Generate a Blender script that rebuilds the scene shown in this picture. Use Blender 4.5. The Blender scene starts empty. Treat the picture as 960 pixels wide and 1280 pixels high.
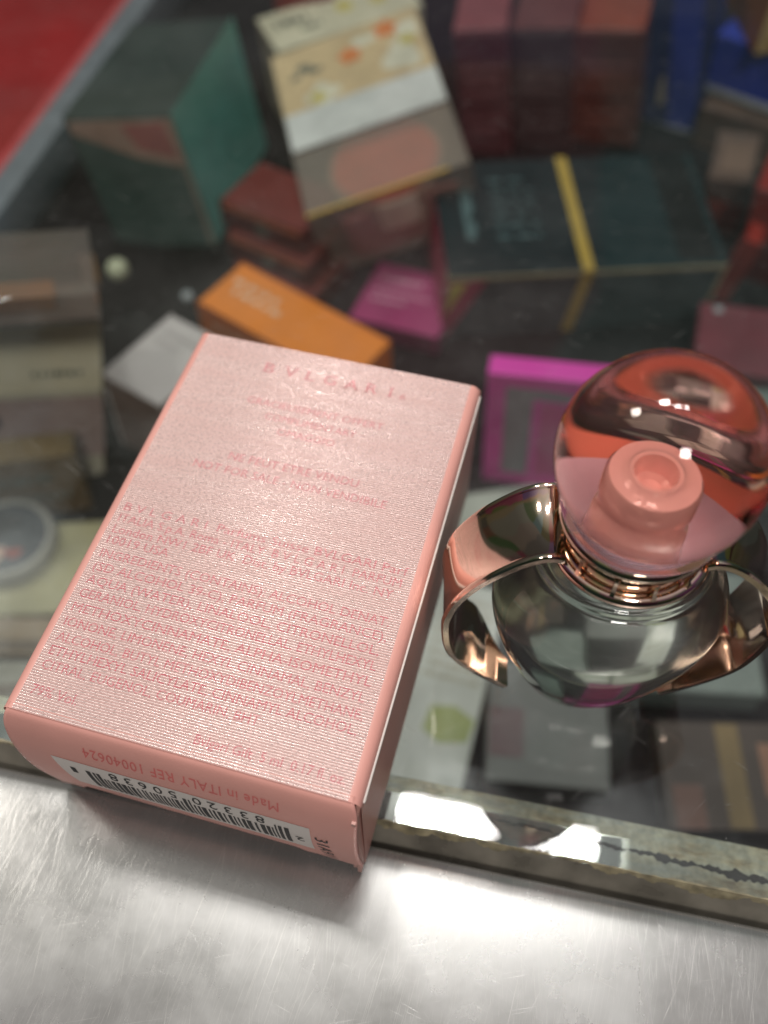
import bpy, bmesh, math, random
from mathutils import Vector, Matrix, Euler

S = 0.001                      # all lengths below are written in millimetres
R = math.radians
scene = bpy.context.scene
col = scene.collection
random.seed(7)

# ------------------------------------------------------------------ camera
H = 127.6
PITCH, ROLL, YAW = 0.982412, -0.018793, R(12.55)
fwd = Vector((0, math.cos(PITCH), -math.sin(PITCH)))
right = Vector((1, 0, 0)); up = right.cross(fwd)
r2 = right * math.cos(ROLL) + up * math.sin(ROLL)
u2 = up * math.cos(ROLL) - right * math.sin(ROLL)
Rz = Matrix.Rotation(YAW, 3, 'Z')
r2, u2, fwd = Rz @ r2, Rz @ u2, Rz @ fwd
cd = bpy.data.cameras.new('camera')
cam = bpy.data.objects.new('camera', cd); col.objects.link(cam)
m = Matrix((r2, u2, -fwd)).transposed().to_4x4(); m.translation = Vector((0, 0, H * S))
cam.matrix_world = m
cd.sensor_fit = 'VERTICAL'; cd.sensor_height = 32.0; cd.lens = 32.0 * 1141.3 / 1280
cd.clip_start = 0.005; cd.clip_end = 50
cd.dof.use_dof = True; cd.dof.focus_distance = 0.110
cd.dof.aperture_fstop = cd.lens / 2.3
scene.camera = cam

# ------------------------------------------------------------------ world, lamps, exposure
scene.view_settings.view_transform = 'Standard'; scene.view_settings.look = 'None'
scene.view_settings.exposure = 0.0; scene.view_settings.gamma = 1.0
cy = scene.cycles
cy.max_bounces = 20; cy.transmission_bounces = 16; cy.transparent_max_bounces = 24
cy.glossy_bounces = 8; cy.diffuse_bounces = 4
cy.sample_clamp_indirect = 6.0; cy.blur_glossy = 0.4
cy.caustics_refractive = True; cy.caustics_reflective = True

w = bpy.data.worlds.new('World'); scene.world = w; w.use_nodes = True
nt = w.node_tree; N = nt.nodes; L = nt.links; N.clear()
def wn(t, **k):
    n = N.new(t)
    for a, b in k.items(): setattr(n, a, b)
    return n
tc = wn('ShaderNodeTexCoord'); sx = wn('ShaderNodeSeparateXYZ'); L.new(tc.outputs['Generated'], sx.inputs[0])
ramp = wn('ShaderNodeValToRGB'); L.new(sx.outputs['Z'], ramp.inputs[0])      # a dim shop, pale ceiling overhead
e = ramp.color_ramp.elements
e[0].position = 0.0; e[0].color = (0.03, 0.026, 0.024, 1)
e[1].position = 1.0; e[1].color = (0.50, 0.485, 0.46, 1)
for p_, c_ in ((0.30, (0.035, 0.03, 0.03, 1)), (0.62, (0.06, 0.055, 0.055, 1)), (0.80, (0.27, 0.262, 0.25, 1))):
    q = e.new(p_); q.color = c_
def wm(op, a, b=None):                                                            # goods on the shelves round about
    n = wn('ShaderNodeMath', operation=op)
    for k, q in enumerate((a, b)):
        if isinstance(q, (int, float)): n.inputs[k].default_value = q
        elif q is not None: L.new(q, n.inputs[k])
    return n.outputs[0]
wob = wn('ShaderNodeTexNoise'); wob.inputs['Scale'].default_value = 2.2; L.new(tc.outputs['Generated'], wob.inputs['Vector'])
az = wm('FLOOR', wm('ADD', wm('MULTIPLY', wm('ARCTAN2', sx.outputs['Y'], sx.outputs['X']), 2.6), wm('MULTIPLY', wob.outputs['Fac'], 2.0)))
lv = wm('FLOOR', wm('MULTIPLY', sx.outputs['Z'], 2.0))
cmb = wn('ShaderNodeCombineXYZ'); L.new(az, cmb.inputs[0]); L.new(lv, cmb.inputs[1])
vor = wn('ShaderNodeTexWhiteNoise'); vor.noise_dimensions = '3D'; L.new(cmb.outputs[0], vor.inputs['Vector'])
hsv = wn('ShaderNodeHueSaturation'); hsv.inputs['Saturation'].default_value = 0.7; hsv.inputs['Value'].default_value = 2.2
L.new(vor.outputs['Color'], hsv.inputs['Color'])
mul = wn('ShaderNodeMix', data_type='RGBA', blend_type='MULTIPLY'); mul.inputs[0].default_value = 1.0
L.new(ramp.outputs[0], mul.inputs[6]); L.new(hsv.outputs[0], mul.inputs[7])
mask = wn('ShaderNodeMapRange'); mask.inputs['From Min'].default_value = 0.55; mask.inputs['From Max'].default_value = 0.85
mask.inputs['To Min'].default_value = 0.9; mask.inputs['To Max'].default_value = 0.12
L.new(sx.outputs['Z'], mask.inputs['Value'])
mx = wn('ShaderNodeMix', data_type='RGBA'); L.new(mask.outputs[0], mx.inputs[0])
L.new(ramp.outputs[0], mx.inputs[6]); L.new(mul.outputs[2], mx.inputs[7])
front = wn('ShaderNodeMapRange'); front.inputs['From Min'].default_value = -0.75; front.inputs['From Max'].default_value = -0.05
front.inputs['To Min'].default_value = 0.45; front.inputs['To Max'].default_value = 1.0
L.new(sx.outputs['Y'], front.inputs['Value'])                                   # the customer's dark side of the counter
mf = wn('ShaderNodeMix', data_type='RGBA', blend_type='MULTIPLY'); mf.inputs[0].default_value = 1.0
L.new(mx.outputs[2], mf.inputs[6]); L.new(front.outputs[0], mf.inputs[7])
bg = wn('ShaderNodeBackground'); bg.inputs['Strength'].default_value = 1.0
L.new(mf.outputs[2], bg.inputs['Color'])
wo = wn('ShaderNodeOutputWorld'); L.new(bg.outputs[0], wo.inputs['Surface'])

def area(name, loc, target, sx_, sy_, power, color=(1, 1, 1)):
    d = bpy.data.lights.new(name, 'AREA'); d.shape = 'RECTANGLE'; d.size = sx_ * S; d.size_y = sy_ * S
    d.energy = power; d.color = color
    o = bpy.data.objects.new(name, d); col.objects.link(o)
    o.location = Vector(loc) * S
    dirv = (Vector(target) - Vector(loc)).normalized()
    if abs(dirv.z) > 0.999: o.rotation_euler = (0, 0, 0)
    else:
        z = -dirv; x = Vector((1, 0, 0)); x = (x - z * x.dot(z)).normalized(); y = z.cross(x)
        o.rotation_euler = Matrix((x, y, z)).transposed().to_euler()
    return o
area('ceiling_tube', (2, 454, 1500), (2, 454, 0), 166, 38, 1.8, (1, 0.98, 0.95))
area('ceiling_tube', (200, 457, 1500), (200, 457, 0), 112, 38, 1.2, (1, 0.98, 0.95))
area('unseen_lamp', (-1080, 420, 1450), (0, 60, 0), 230, 230, 6.5, (1, 0.95, 0.88))  # shop lamp to the side, inferred from the carton's cast shadow
area('unseen_lamp', (420, -950, 1700), (0, 200, -40), 300, 300, 15.0, (1, 0.95, 0.9))  # added fill lamp, brightens the end flap and the fronts of the goods
area('fill_panel', (-340, 640, 1650), (-150, 300, -60), 240, 160, 8.5, (1, 0.97, 0.93))  # added fill light for the shelf goods and the carton's sheen

# ------------------------------------------------------------------ materials
def mat_base(name):
    m_ = bpy.data.materials.new(name); m_.use_nodes = True
    m_.node_tree.nodes.clear()
    return m_, m_.node_tree
def newn(nt_, t, **k):
    n = nt_.nodes.new(t)
    for a, b in k.items(): setattr(n, a, b)
    return n
def setin(n, **k):
    for a, b in k.items():
        n.inputs[a.replace('_', ' ')].default_value = b
MATS = {}
def pmat(name, color, rough=0.5, metal=0.0, mottle=0.12, scale=120.0, bump=0.0, bscale=600.0, coat=0.0, trans=0.0, ior=1.5):
    """a Principled surface whose colour and gloss wander a little"""
    if name in MATS: return MATS[name]
    m_, t = mat_base(name); lk = t.links
    out = newn(t, 'ShaderNodeOutputMaterial'); b = newn(t, 'ShaderNodeBsdfPrincipled')
    lk.new(b.outputs[0], out.inputs['Surface'])
    co = newn(t, 'ShaderNodeTexCoord')
    no = newn(t, 'ShaderNodeTexNoise'); setin(no, Scale=scale, Detail=4.0); lk.new(co.outputs['Object'], no.inputs['Vector'])
    mr = newn(t, 'ShaderNodeMapRange'); setin(mr, From_Min=0.3, From_Max=0.7, To_Min=1 - mottle, To_Max=1 + mottle)
    lk.new(no.outputs['Fac'], mr.inputs['Value'])
    mi = newn(t, 'ShaderNodeMix', data_type='RGBA', blend_type='MULTIPLY'); mi.inputs[0].default_value = 1
    mi.inputs[6].default_value = (*color, 1); lk.new(mr.outputs[0], mi.inputs[7]); lk.new(mi.outputs[2], b.inputs['Base Color'])
    rr = newn(t, 'ShaderNodeMapRange'); setin(rr, From_Min=0.3, From_Max=0.7, To_Min=max(rough * 0.85, 0), To_Max=min(rough * 1.15, 1))
    lk.new(no.outputs['Fac'], rr.inputs['Value']); lk.new(rr.outputs[0], b.inputs['Roughness'])
    setin(b, Metallic=metal, IOR=ior); b.inputs['Coat Weight'].default_value = coat
    b.inputs['Transmission Weight'].default_value = trans
    if bump:
        n2 = newn(t, 'ShaderNodeTexNoise'); setin(n2, Scale=bscale, Detail=3.0); lk.new(co.outputs['Object'], n2.inputs['Vector'])
        bu = newn(t, 'ShaderNodeBump'); setin(bu, Strength=bump, Distance=0.0003); lk.new(n2.outputs['Fac'], bu.inputs['Height'])
        lk.new(bu.outputs[0], b.inputs['Normal'])
    MATS[name] = m_
    return m_

def ribbed(name, ink):
    """pearl pink board embossed with fine bright foil ribs; ink = the raspberry print on it"""
    m_, t = mat_base(name); lk = t.links
    out = newn(t, 'ShaderNodeOutputMaterial'); b = newn(t, 'ShaderNodeBsdfPrincipled'); lk.new(b.outputs[0], out.inputs['Surface'])
    co = newn(t, 'ShaderNodeTexCoord'); sp = newn(t, 'ShaderNodeSeparateXYZ'); lk.new(co.outputs['Object'], sp.inputs[0])
    def math_(op, a, bval=None):
        n = newn(t, 'ShaderNodeMath', operation=op)
        if isinstance(a, (int, float)): n.inputs[0].default_value = a
        else: lk.new(a, n.inputs[0])
        if bval is not None:
            if isinstance(bval, (int, float)): n.inputs[1].default_value = bval
            else: lk.new(bval, n.inputs[1])
        return n.outputs[0]
    # slight waviness of the ribs
    wob = newn(t, 'ShaderNodeTexNoise'); setin(wob, Scale=90.0, Detail=2.0); lk.new(co.outputs['Object'], wob.inputs['Vector'])
    yy = math_('ADD', sp.outputs['Y'], math_('MULTIPLY', math_('SUBTRACT', wob.outputs['Fac'], 0.5), 0.00025))
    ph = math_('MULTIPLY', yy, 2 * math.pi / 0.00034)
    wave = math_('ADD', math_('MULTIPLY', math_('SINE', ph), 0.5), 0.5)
    # each row of ribs catches the light a little differently; glitter along the ribs
    mp = newn(t, 'ShaderNodeMapping'); mp.inputs['Scale'].default_value = (40, 420, 1); lk.new(co.outputs['Object'], mp.inputs['Vector'])
    row = newn(t, 'ShaderNodeTexNoise'); setin(row, Scale=1.0, Detail=2.5, Roughness=0.6); lk.new(mp.outputs[0], row.inputs['Vector'])
    mp2 = newn(t, 'ShaderNodeMapping'); mp2.inputs['Scale'].default_value = (2300, 3600, 1); lk.new(co.outputs['Object'], mp2.inputs['Vector'])
    gl = newn(t, 'ShaderNodeTexNoise'); setin(gl, Scale=1.0, Detail=1.0); lk.new(mp2.outputs[0], gl.inputs['Vector'])
    mp3 = newn(t, 'ShaderNodeMapping'); mp3.inputs['Scale'].default_value = (9, 170, 1); lk.new(co.outputs['Object'], mp3.inputs['Vector'])
    big = newn(t, 'ShaderNodeTexNoise'); setin(big, Scale=1.0, Detail=2.0); lk.new(mp3.outputs[0], big.inputs['Vector'])
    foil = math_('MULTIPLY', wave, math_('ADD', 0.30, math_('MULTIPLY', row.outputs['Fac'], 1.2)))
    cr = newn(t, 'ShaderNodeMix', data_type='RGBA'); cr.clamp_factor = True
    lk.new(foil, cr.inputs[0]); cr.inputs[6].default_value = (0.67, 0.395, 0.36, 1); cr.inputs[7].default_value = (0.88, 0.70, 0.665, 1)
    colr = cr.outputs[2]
    if ink:
        ic = newn(t, 'ShaderNodeMix', data_type='RGBA'); ic.clamp_factor = True
        f = math_('SUBTRACT', 1.02, math_('MULTIPLY', math_('MULTIPLY', wave, gl.outputs['Fac']), 1.15))
        lk.new(f, ic.inputs[0]); lk.new(colr, ic.inputs[6]); ic.inputs[7].default_value = (0.66, 0.14, 0.175, 1)
        colr = ic.outputs[2]
    lk.new(colr, b.inputs['Base Color'])
    me = math_('MULTIPLY', foil, 0.35 if ink else 0.75); lk.new(me, b.inputs['Metallic'])
    ro = newn(t, 'ShaderNodeMapRange'); setin(ro, From_Min=0.3, From_Max=0.7, To_Min=0.18, To_Max=0.42)
    lk.new(gl.outputs['Fac'], ro.inputs['Value']); lk.new(ro.outputs[0], b.inputs['Roughness'])
    hgt = math_('ADD', math_('ADD', math_('MULTIPLY', wave, 0.9), math_('MULTIPLY', gl.outputs['Fac'], 0.5)), math_('MULTIPLY', big.outputs['Fac'], 5.0))
    bu = newn(t, 'ShaderNodeBump'); setin(bu, Strength=0.62, Distance=0.00009); lk.new(hgt, bu.inputs['Height'])
    lk.new(bu.outputs[0], b.inputs['Normal'])
    MATS[name] = m_
    return m_

def clear_sheet(name, tint, refl=1.0, rough=0.0, grime=0.0, milk=0.0):
    """thin clear sheet: passes light straight, reflects by angle on the side the light comes from"""
    m_, t = mat_base(name); lk = t.links
    out = newn(t, 'ShaderNodeOutputMaterial')
    tr = newn(t, 'ShaderNodeBsdfTransparent'); tr.inputs[0].default_value = (*tint, 1)
    gl = newn(t, 'ShaderNodeBsdfAnisotropic') if False else newn(t, 'ShaderNodeBsdfGlossy'); gl.inputs['Roughness'].default_value = rough
    fr = newn(t, 'ShaderNodeFresnel'); fr.inputs['IOR'].default_value = 1.5
    ge = newn(t, 'ShaderNodeNewGeometry')
    k = newn(t, 'ShaderNodeMath', operation='MULTIPLY'); lk.new(fr.outputs[0], k.inputs[0]); k.inputs[1].default_value = refl
    inv = newn(t, 'ShaderNodeMath', operation='SUBTRACT'); inv.inputs[0].default_value = 1; lk.new(ge.outputs['Backfacing'], inv.inputs[1])
    k2 = newn(t, 'ShaderNodeMath', operation='MULTIPLY'); lk.new(k.outputs[0], k2.inputs[0]); lk.new(inv.outputs[0], k2.inputs[1])
    mx_ = newn(t, 'ShaderNodeMixShader'); lk.new(k2.outputs[0], mx_.inputs[0]); lk.new(tr.outputs[0], mx_.inputs[1]); lk.new(gl.outputs[0], mx_.inputs[2])
    last = mx_.outputs[0]
    if milk:
        dm = newn(t, 'ShaderNodeBsdfDiffuse'); dm.inputs[0].default_value = (0.55, 0.47, 0.41, 1)
        mk = newn(t, 'ShaderNodeMixShader'); mk.inputs[0].default_value = milk; lk.new(last, mk.inputs[1]); lk.new(dm.outputs[0], mk.inputs[2]); last = mk.outputs[0]
    if grime:
        co = newn(t, 'ShaderNodeTexCoord')
        # greasy film that spreads reflections, plus dust and short fine scratches
        no = newn(t, 'ShaderNodeTexNoise'); setin(no, Scale=28.0, Detail=5.0, Roughness=0.6); lk.new(co.outputs['Object'], no.inputs['Vector'])
        mr = newn(t, 'ShaderNodeMapRange'); setin(mr, From_Min=0.42, From_Max=0.75, To_Min=0.001, To_Max=grime); lk.new(no.outputs['Fac'], mr.inputs['Value'])
        fi = newn(t, 'ShaderNodeMath', operation='MULTIPLY'); lk.new(mr.outputs[0], fi.inputs[0]); lk.new(inv.outputs[0], fi.inputs[1])
        haze = newn(t, 'ShaderNodeBsdfGlossy'); setin(haze, Roughness=0.30); haze.inputs['Color'].default_value = (0.8, 0.85, 0.85, 1)
        m2 = newn(t, 'ShaderNodeMixShader'); lk.new(fi.outputs[0], m2.inputs[0]); lk.new(last, m2.inputs[1]); lk.new(haze.outputs[0], m2.inputs[2])
        last = m2.outputs[0]
        prev = None
        for ang, sc in ((0.9, 1.0), (-0.5, 0.8), (0.25, 1.3)):
            mp = newn(t, 'ShaderNodeMapping'); mp.vector_type = 'TEXTURE'; mp.inputs['Rotation'].default_value = (0, 0, ang); mp.inputs['Scale'].default_value = (1 / (150 * sc), 1 / 5200, 1)
            lk.new(co.outputs['Object'], mp.inputs['Vector'])
            n2 = newn(t, 'ShaderNodeTexNoise'); setin(n2, Scale=1.0, Detail=1.0); lk.new(mp.outputs[0], n2.inputs['Vector'])
            r_ = newn(t, 'ShaderNodeMapRange'); setin(r_, From_Min=0.74, From_Max=0.80, To_Min=0.0, To_Max=0.30); lk.new(n2.outputs['Fac'], r_.inputs['Value'])
            if prev is None: prev = r_.outputs[0]
            else:
                mm = newn(t, 'ShaderNodeMath', operation='MAXIMUM'); lk.new(prev, mm.inputs[0]); lk.new(r_.outputs[0], mm.inputs[1]); prev = mm.outputs[0]
        sp = newn(t, 'ShaderNodeTexNoise'); setin(sp, Scale=1500.0, Detail=1.0); lk.new(co.outputs['Object'], sp.inputs['Vector'])
        r3 = newn(t, 'ShaderNodeMapRange'); setin(r3, From_Min=0.76, From_Max=0.82, To_Min=0.0, To_Max=0.35); lk.new(sp.outputs['Fac'], r3.inputs['Value'])
        mm = newn(t, 'ShaderNodeMath', operation='MAXIMUM'); lk.new(prev, mm.inputs[0]); lk.new(r3.outputs[0], mm.inputs[1])
        sm = newn(t, 'ShaderNodeTexNoise'); setin(sm, Scale=16.0, Detail=6.0, Roughness=0.62, Distortion=1.2); lk.new(co.outputs['Object'], sm.inputs['Vector'])
        r4 = newn(t, 'ShaderNodeMapRange'); setin(r4, From_Min=0.40, From_Max=0.72, To_Min=0.002, To_Max=0.024); lk.new(sm.outputs['Fac'], r4.inputs['Value'])
        m5 = newn(t, 'ShaderNodeMath', operation='MAXIMUM'); lk.new(mm.outputs[0], m5.inputs[0]); lk.new(r4.outputs[0], m5.inputs[1]); mm = m5
        fs = newn(t, 'ShaderNodeMath', operation='MULTIPLY'); lk.new(mm.outputs[0], fs.inputs[0]); lk.new(inv.outputs[0], fs.inputs[1])
        du = newn(t, 'ShaderNodeBsdfDiffuse'); du.inputs[0].default_value = (0.6, 0.6, 0.58, 1)
        m3 = newn(t, 'ShaderNodeMixShader'); lk.new(fs.outputs[0], m3.inputs[0]); lk.new(last, m3.inputs[1]); lk.new(du.outputs[0], m3.inputs[2])
        last = m3.outputs[0]
    lk.new(last, out.inputs['Surface'])
    MATS[name] = m_
    return m_

def glassmat(name, color, ior, rough=0.0, vol=None, dens=0.0):
    m_, t = mat_base(name); lk = t.links
    out = newn(t, 'ShaderNodeOutputMaterial'); g = newn(t, 'ShaderNodeBsdfGlass')
    g.inputs['Color'].default_value = (*color, 1); setin(g, Roughness=rough, IOR=ior); lk.new(g.outputs[0], out.inputs['Surface'])
    if vol:
        v = newn(t, 'ShaderNodeVolumeAbsorption'); v.inputs['Color'].default_value = (*vol, 1); setin(v, Density=dens)
        lk.new(v.outputs[0], out.inputs['Volume'])
    MATS[name] = m_
    return m_

def steelmat():
    m_, t = mat_base('scratched_steel'); lk = t.links
    out = newn(t, 'ShaderNodeOutputMaterial'); b = newn(t, 'ShaderNodeBsdfPrincipled'); lk.new(b.outputs[0], out.inputs['Surface'])
    co = newn(t, 'ShaderNodeTexCoord')
    setin(b, Metallic=0.66)
    no = newn(t, 'ShaderNodeTexNoise'); setin(no, Scale=45.0, Detail=6.0, Roughness=0.65); lk.new(co.outputs['Object'], no.inputs['Vector'])
    cr = newn(t, 'ShaderNodeValToRGB'); lk.new(no.outputs['Fac'], cr.inputs[0])
    cr.color_ramp.elements[0].position = 0.3; cr.color_ramp.elements[0].color = (0.30, 0.295, 0.285, 1)
    cr.color_ramp.elements[1].position = 0.7; cr.color_ramp.elements[1].color = (0.42, 0.417, 0.41, 1)
    hs = []
    for ang, xs, ys, lo, hi in ((1.45, 50, 6500, 0.60, 0.85), (1.75, 80, 7200, 0.62, 0.85), (1.2, 120, 8200, 0.66, 0.85), (0.35, 90, 7200, 0.69, 0.85), (2.4, 120, 6800, 0.69, 0.85), (-0.25, 130, 7000, 0.70, 0.85), (1.6, 260, 9000, .62, .85)):
        mp = newn(t, 'ShaderNodeMapping'); mp.vector_type = 'TEXTURE'; mp.inputs['Rotation'].default_value = (0, 0, ang); mp.inputs['Scale'].default_value = (1 / xs, 1 / ys, 1)
        lk.new(co.outputs['Object'], mp.inputs['Vector'])
        n2 = newn(t, 'ShaderNodeTexNoise'); setin(n2, Scale=1.0, Detail=2.0, Distortion=0.15); lk.new(mp.outputs[0], n2.inputs['Vector'])
        r_ = newn(t, 'ShaderNodeMapRange'); setin(r_, From_Min=lo, From_Max=hi, To_Min=0.0, To_Max=1.0); lk.new(n2.outputs['Fac'], r_.inputs['Value'])
        hs.append(r_.outputs[0])
    acc = hs[0]
    for h in hs[1:]:
        a = newn(t, 'ShaderNodeMath', operation='MAXIMUM'); lk.new(acc, a.inputs[0]); lk.new(h, a.inputs[1]); acc = a.outputs[0]
    mi = newn(t, 'ShaderNodeMix', data_type='RGBA'); mi.clamp_factor = True
    lk.new(acc, mi.inputs[0]); lk.new(cr.outputs[0], mi.inputs[6]); mi.inputs[7].default_value = (0.56, 0.55, 0.525, 1)
    lk.new(mi.outputs[2], b.inputs['Base Color'])
    ro = newn(t, 'ShaderNodeMapRange'); setin(ro, From_Min=0.3, From_Max=0.7, To_Min=0.20, To_Max=0.33); lk.new(no.outputs['Fac'], ro.inputs['Value'])
    lk.new(ro.outputs[0], b.inputs['Roughness'])
    fine = newn(t, 'ShaderNodeMapping'); fine.vector_type = 'TEXTURE'; fine.inputs['Rotation'].default_value = (0, 0, 1.5); fine.inputs['Scale'].default_value = (1 / 220, 1 / 6500, 1); lk.new(co.outputs['Object'], fine.inputs['Vector'])
    n3 = newn(t, 'ShaderNodeTexNoise'); setin(n3, Scale=1.0, Detail=2.0); lk.new(fine.outputs[0], n3.inputs['Vector'])
    ad = newn(t, 'ShaderNodeMath', operation='MULTIPLY_ADD'); lk.new(acc, ad.inputs[0]); ad.inputs[1].default_value = -0.9; lk.new(n3.outputs['Fac'], ad.inputs[2])
    bu = newn(t, 'ShaderNodeBump'); setin(bu, Strength=0.13, Distance=0.00004); lk.new(ad.outputs[0], bu.inputs['Height']); lk.new(bu.outputs[0], b.inputs['Normal'])
    MATS['scratched_steel'] = m_
    return m_

def railmat():
    """mirror backed strip under the glass, filmed over with old yellowed glue in places"""
    m_, t = mat_base('filmed_mirror_rail'); lk = t.links
    out = newn(t, 'ShaderNodeOutputMaterial'); b = newn(t, 'ShaderNodeBsdfPrincipled'); lk.new(b.outputs[0], out.inputs['Surface'])
    co = newn(t, 'ShaderNodeTexCoord'); sp = newn(t, 'ShaderNodeSeparateXYZ'); lk.new(co.outputs['Object'], sp.inputs[0])
    mp = newn(t, 'ShaderNodeMapping'); mp.inputs['Scale'].default_value = (70, 260, 1); lk.new(co.outputs['Object'], mp.inputs['Vector'])
    no = newn(t, 'ShaderNodeTexNoise'); setin(no, Scale=1.0, Detail=8.0, Roughness=0.72); lk.new(mp.outputs[0], no.inputs['Vector'])
    fine = newn(t, 'ShaderNodeTexNoise'); setin(fine, Scale=900.0, Detail=4.0); lk.new(co.outputs['Object'], fine.inputs['Vector'])
    def mr(v, a, b_, c, d):
        n = newn(t, 'ShaderNodeMapRange'); setin(n, From_Min=a, From_Max=b_, To_Min=c, To_Max=d); lk.new(v, n.inputs['Value']); return n.outputs[0]
    def op(o, a, b_):
        n = newn(t, 'ShaderNodeMath', operation=o)
        for k, q in enumerate((a, b_)):
            if isinstance(q, (int, float)): n.inputs[k].default_value = q
            else: lk.new(q, n.inputs[k])
        return n.outputs[0]
    film = op('MAXIMUM', mr(sp.outputs['Y'], 0.0386, 0.0398, 0, 1), mr(sp.outputs['X'], 0.0225, 0.029, 0, 1))
    film = op('ADD', film, op('MULTIPLY', op('SUBTRACT', no.outputs['Fac'], 0.5), 0.32))
    film = mr(film, 0.3, 0.6, 0.0, 1.0)
    cr = newn(t, 'ShaderNodeValToRGB'); lk.new(no.outputs['Fac'], cr.inputs[0])
    el = cr.color_ramp.elements
    el[0].position = 0.36; el[0].color = (0.30, 0.33, 0.29, 1); el[1].position = 0.72; el[1].color = (0.07, 0.035, 0.012, 1)
    q = el.new(0.52); q.color = (0.36, 0.34, 0.24, 1); q = el.new(0.60); q.color = (0.25, 0.20, 0.11, 1)
    fm = newn(t, 'ShaderNodeMix', data_type='RGBA', blend_type='MULTIPLY'); fm.inputs[0].default_value = 1
    lk.new(cr.outputs[0], fm.inputs[6]); lk.new(mr(fine.outputs['Fac'], .3, .7, .7, 1.25), fm.inputs[7])
    cm_ = newn(t, 'ShaderNodeMix', data_type='RGBA'); cm_.clamp_factor = True; lk.new(film, cm_.inputs[0]); cm_.inputs[6].default_value = (0.40, 0.41, 0.39, 1); lk.new(fm.outputs[2], cm_.inputs[7])
    lk.new(cm_.outputs[2], b.inputs['Base Color'])
    lk.new(mr(film, 0, 1, 0.9, 0.08), b.inputs['Metallic']); lk.new(mr(film, 0, 1, 0.02, 0.35), b.inputs['Roughness'])
    MATS['filmed_mirror_rail'] = m_
    return m_

# ------------------------------------------------------------------ mesh helpers
class MB:
    def __init__(self): self.v = []; self.f = []; self.mi = []
    def add(self, verts, faces, mi=0):
        b = len(self.v); self.v += [tuple(p) for p in verts]
        for f in faces: self.f.append(tuple(b + i for i in f)); self.mi.append(mi)
        return self
    def box(self, x0, x1, y0, y1, z0, z1, mi=0):
        v = [(x, y, z) for z in (z0, z1) for y in (y0, y1) for x in (x0, x1)]
        return self.add(v, [(0, 2, 3, 1), (4, 5, 7, 6), (0, 1, 5, 4), (2, 6, 7, 3), (0, 4, 6, 2), (1, 3, 7, 5)], mi)
    def grid(self, fn, us, vs, mi=0):
        b = [fn(u, v) for v in vs for u in us]; n = len(us)
        return self.add(b, [(j * n + i, j * n + i + 1, (j + 1) * n + i + 1, (j + 1) * n + i) for j in range(len(vs) - 1) for i in range(n - 1)], mi)
    def lathe(self, prof, seg=96, kx=1.0, ky=1.0, c=(0, 0, 0), mi=0, closed=False):
        """prof: (r, z) from bottom to top, on or off the axis at the ends"""
        b = len(self.v); rings = []
        for r_, z in prof:
            if r_ <= 1e-6:
                self.v.append((c[0], c[1], c[2] + z)); rings.append([len(self.v) - 1])
            else:
                s = len(self.v)
                for k in range(seg):
                    a = 2 * math.pi * k / seg
                    self.v.append((c[0] + kx * r_ * math.cos(a), c[1] + ky * r_ * math.sin(a), c[2] + z))
                rings.append(list(range(s, s + seg)))
        pairs = list(zip(rings, rings[1:]))
        if closed: pairs.append((rings[-1], rings[0]))
        for A, B in pairs:
            if len(A) == 1 and len(B) == 1: continue
            for k in range(seg):
                k2 = (k + 1) % seg
                if len(A) == 1: f = (A[0], B[k2], B[k])
                elif len(B) == 1: f = (A[k], A[k2], B[0])
                else: f = (A[k], A[k2], B[k2], B[k])
                self.f.append(f); self.mi.append(mi)
        return self
    def sweep(self, rings, mi=0, cap=True):
        n = len(rings[0]); b = len(self.v)
        for r_ in rings: self.v += [tuple(p) for p in r_]
        for j in range(len(rings) - 1):
            for i in range(n):
                i2 = (i + 1) % n
                self.f.append((b + j * n + i, b + j * n + i2, b + (j + 1) * n + i2, b + (j + 1) * n + i)); self.mi.append(mi)
        if cap:
            self.f.append(tuple(b + i for i in reversed(range(n)))); self.mi.append(mi)
            o = b + (len(rings) - 1) * n
            self.f.append(tuple(o + i for i in range(n))); self.mi.append(mi)
        return self
    def build(self, name, mats, parent=None, smooth=False, bevel=0.0, seg=2, fix=True, sharp=35):
        me = bpy.data.meshes.new(name)
        me.from_pydata([(x * S, y * S, z * S) for x, y, z in self.v], [], self.f)
        if not isinstance(mats, (list, tuple)): mats = [mats]
        for m_ in mats: me.materials.append(m_)
        for p_, i in zip(me.polygons, self.mi): p_.material_index = i
        bm = bmesh.new(); bm.from_mesh(me)
        if bevel:
            bmesh.ops.bevel(bm, geom=list(bm.edges), offset=bevel * S, segments=seg, affect='EDGES', profile=0.5, clamp_overlap=True)
        if fix: bmesh.ops.recalc_face_normals(bm, faces=bm.faces)
        if smooth or bevel:
            for f in bm.faces: f.smooth = True
            for ed in bm.edges:
                if len(ed.link_faces) == 2 and ed.calc_face_angle(0) > R(sharp): ed.smooth = False
        bm.to_mesh(me); bm.free(); me.update()
        o = bpy.data.objects.new(name, me); col.objects.link(o)
        if parent: o.parent = parent
        return o

def thing(name, label, cat, loc=(0, 0, 0), rot=(0, 0, 0), group=None):
    o = bpy.data.objects.new(name, None); col.objects.link(o)
    o.empty_display_size = 0.01
    o.location = Vector(loc) * S; o.rotation_euler = [R(a) for a in rot]
    o['label'] = label; o['category'] = cat
    if group: o['group'] = group
    return o

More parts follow.
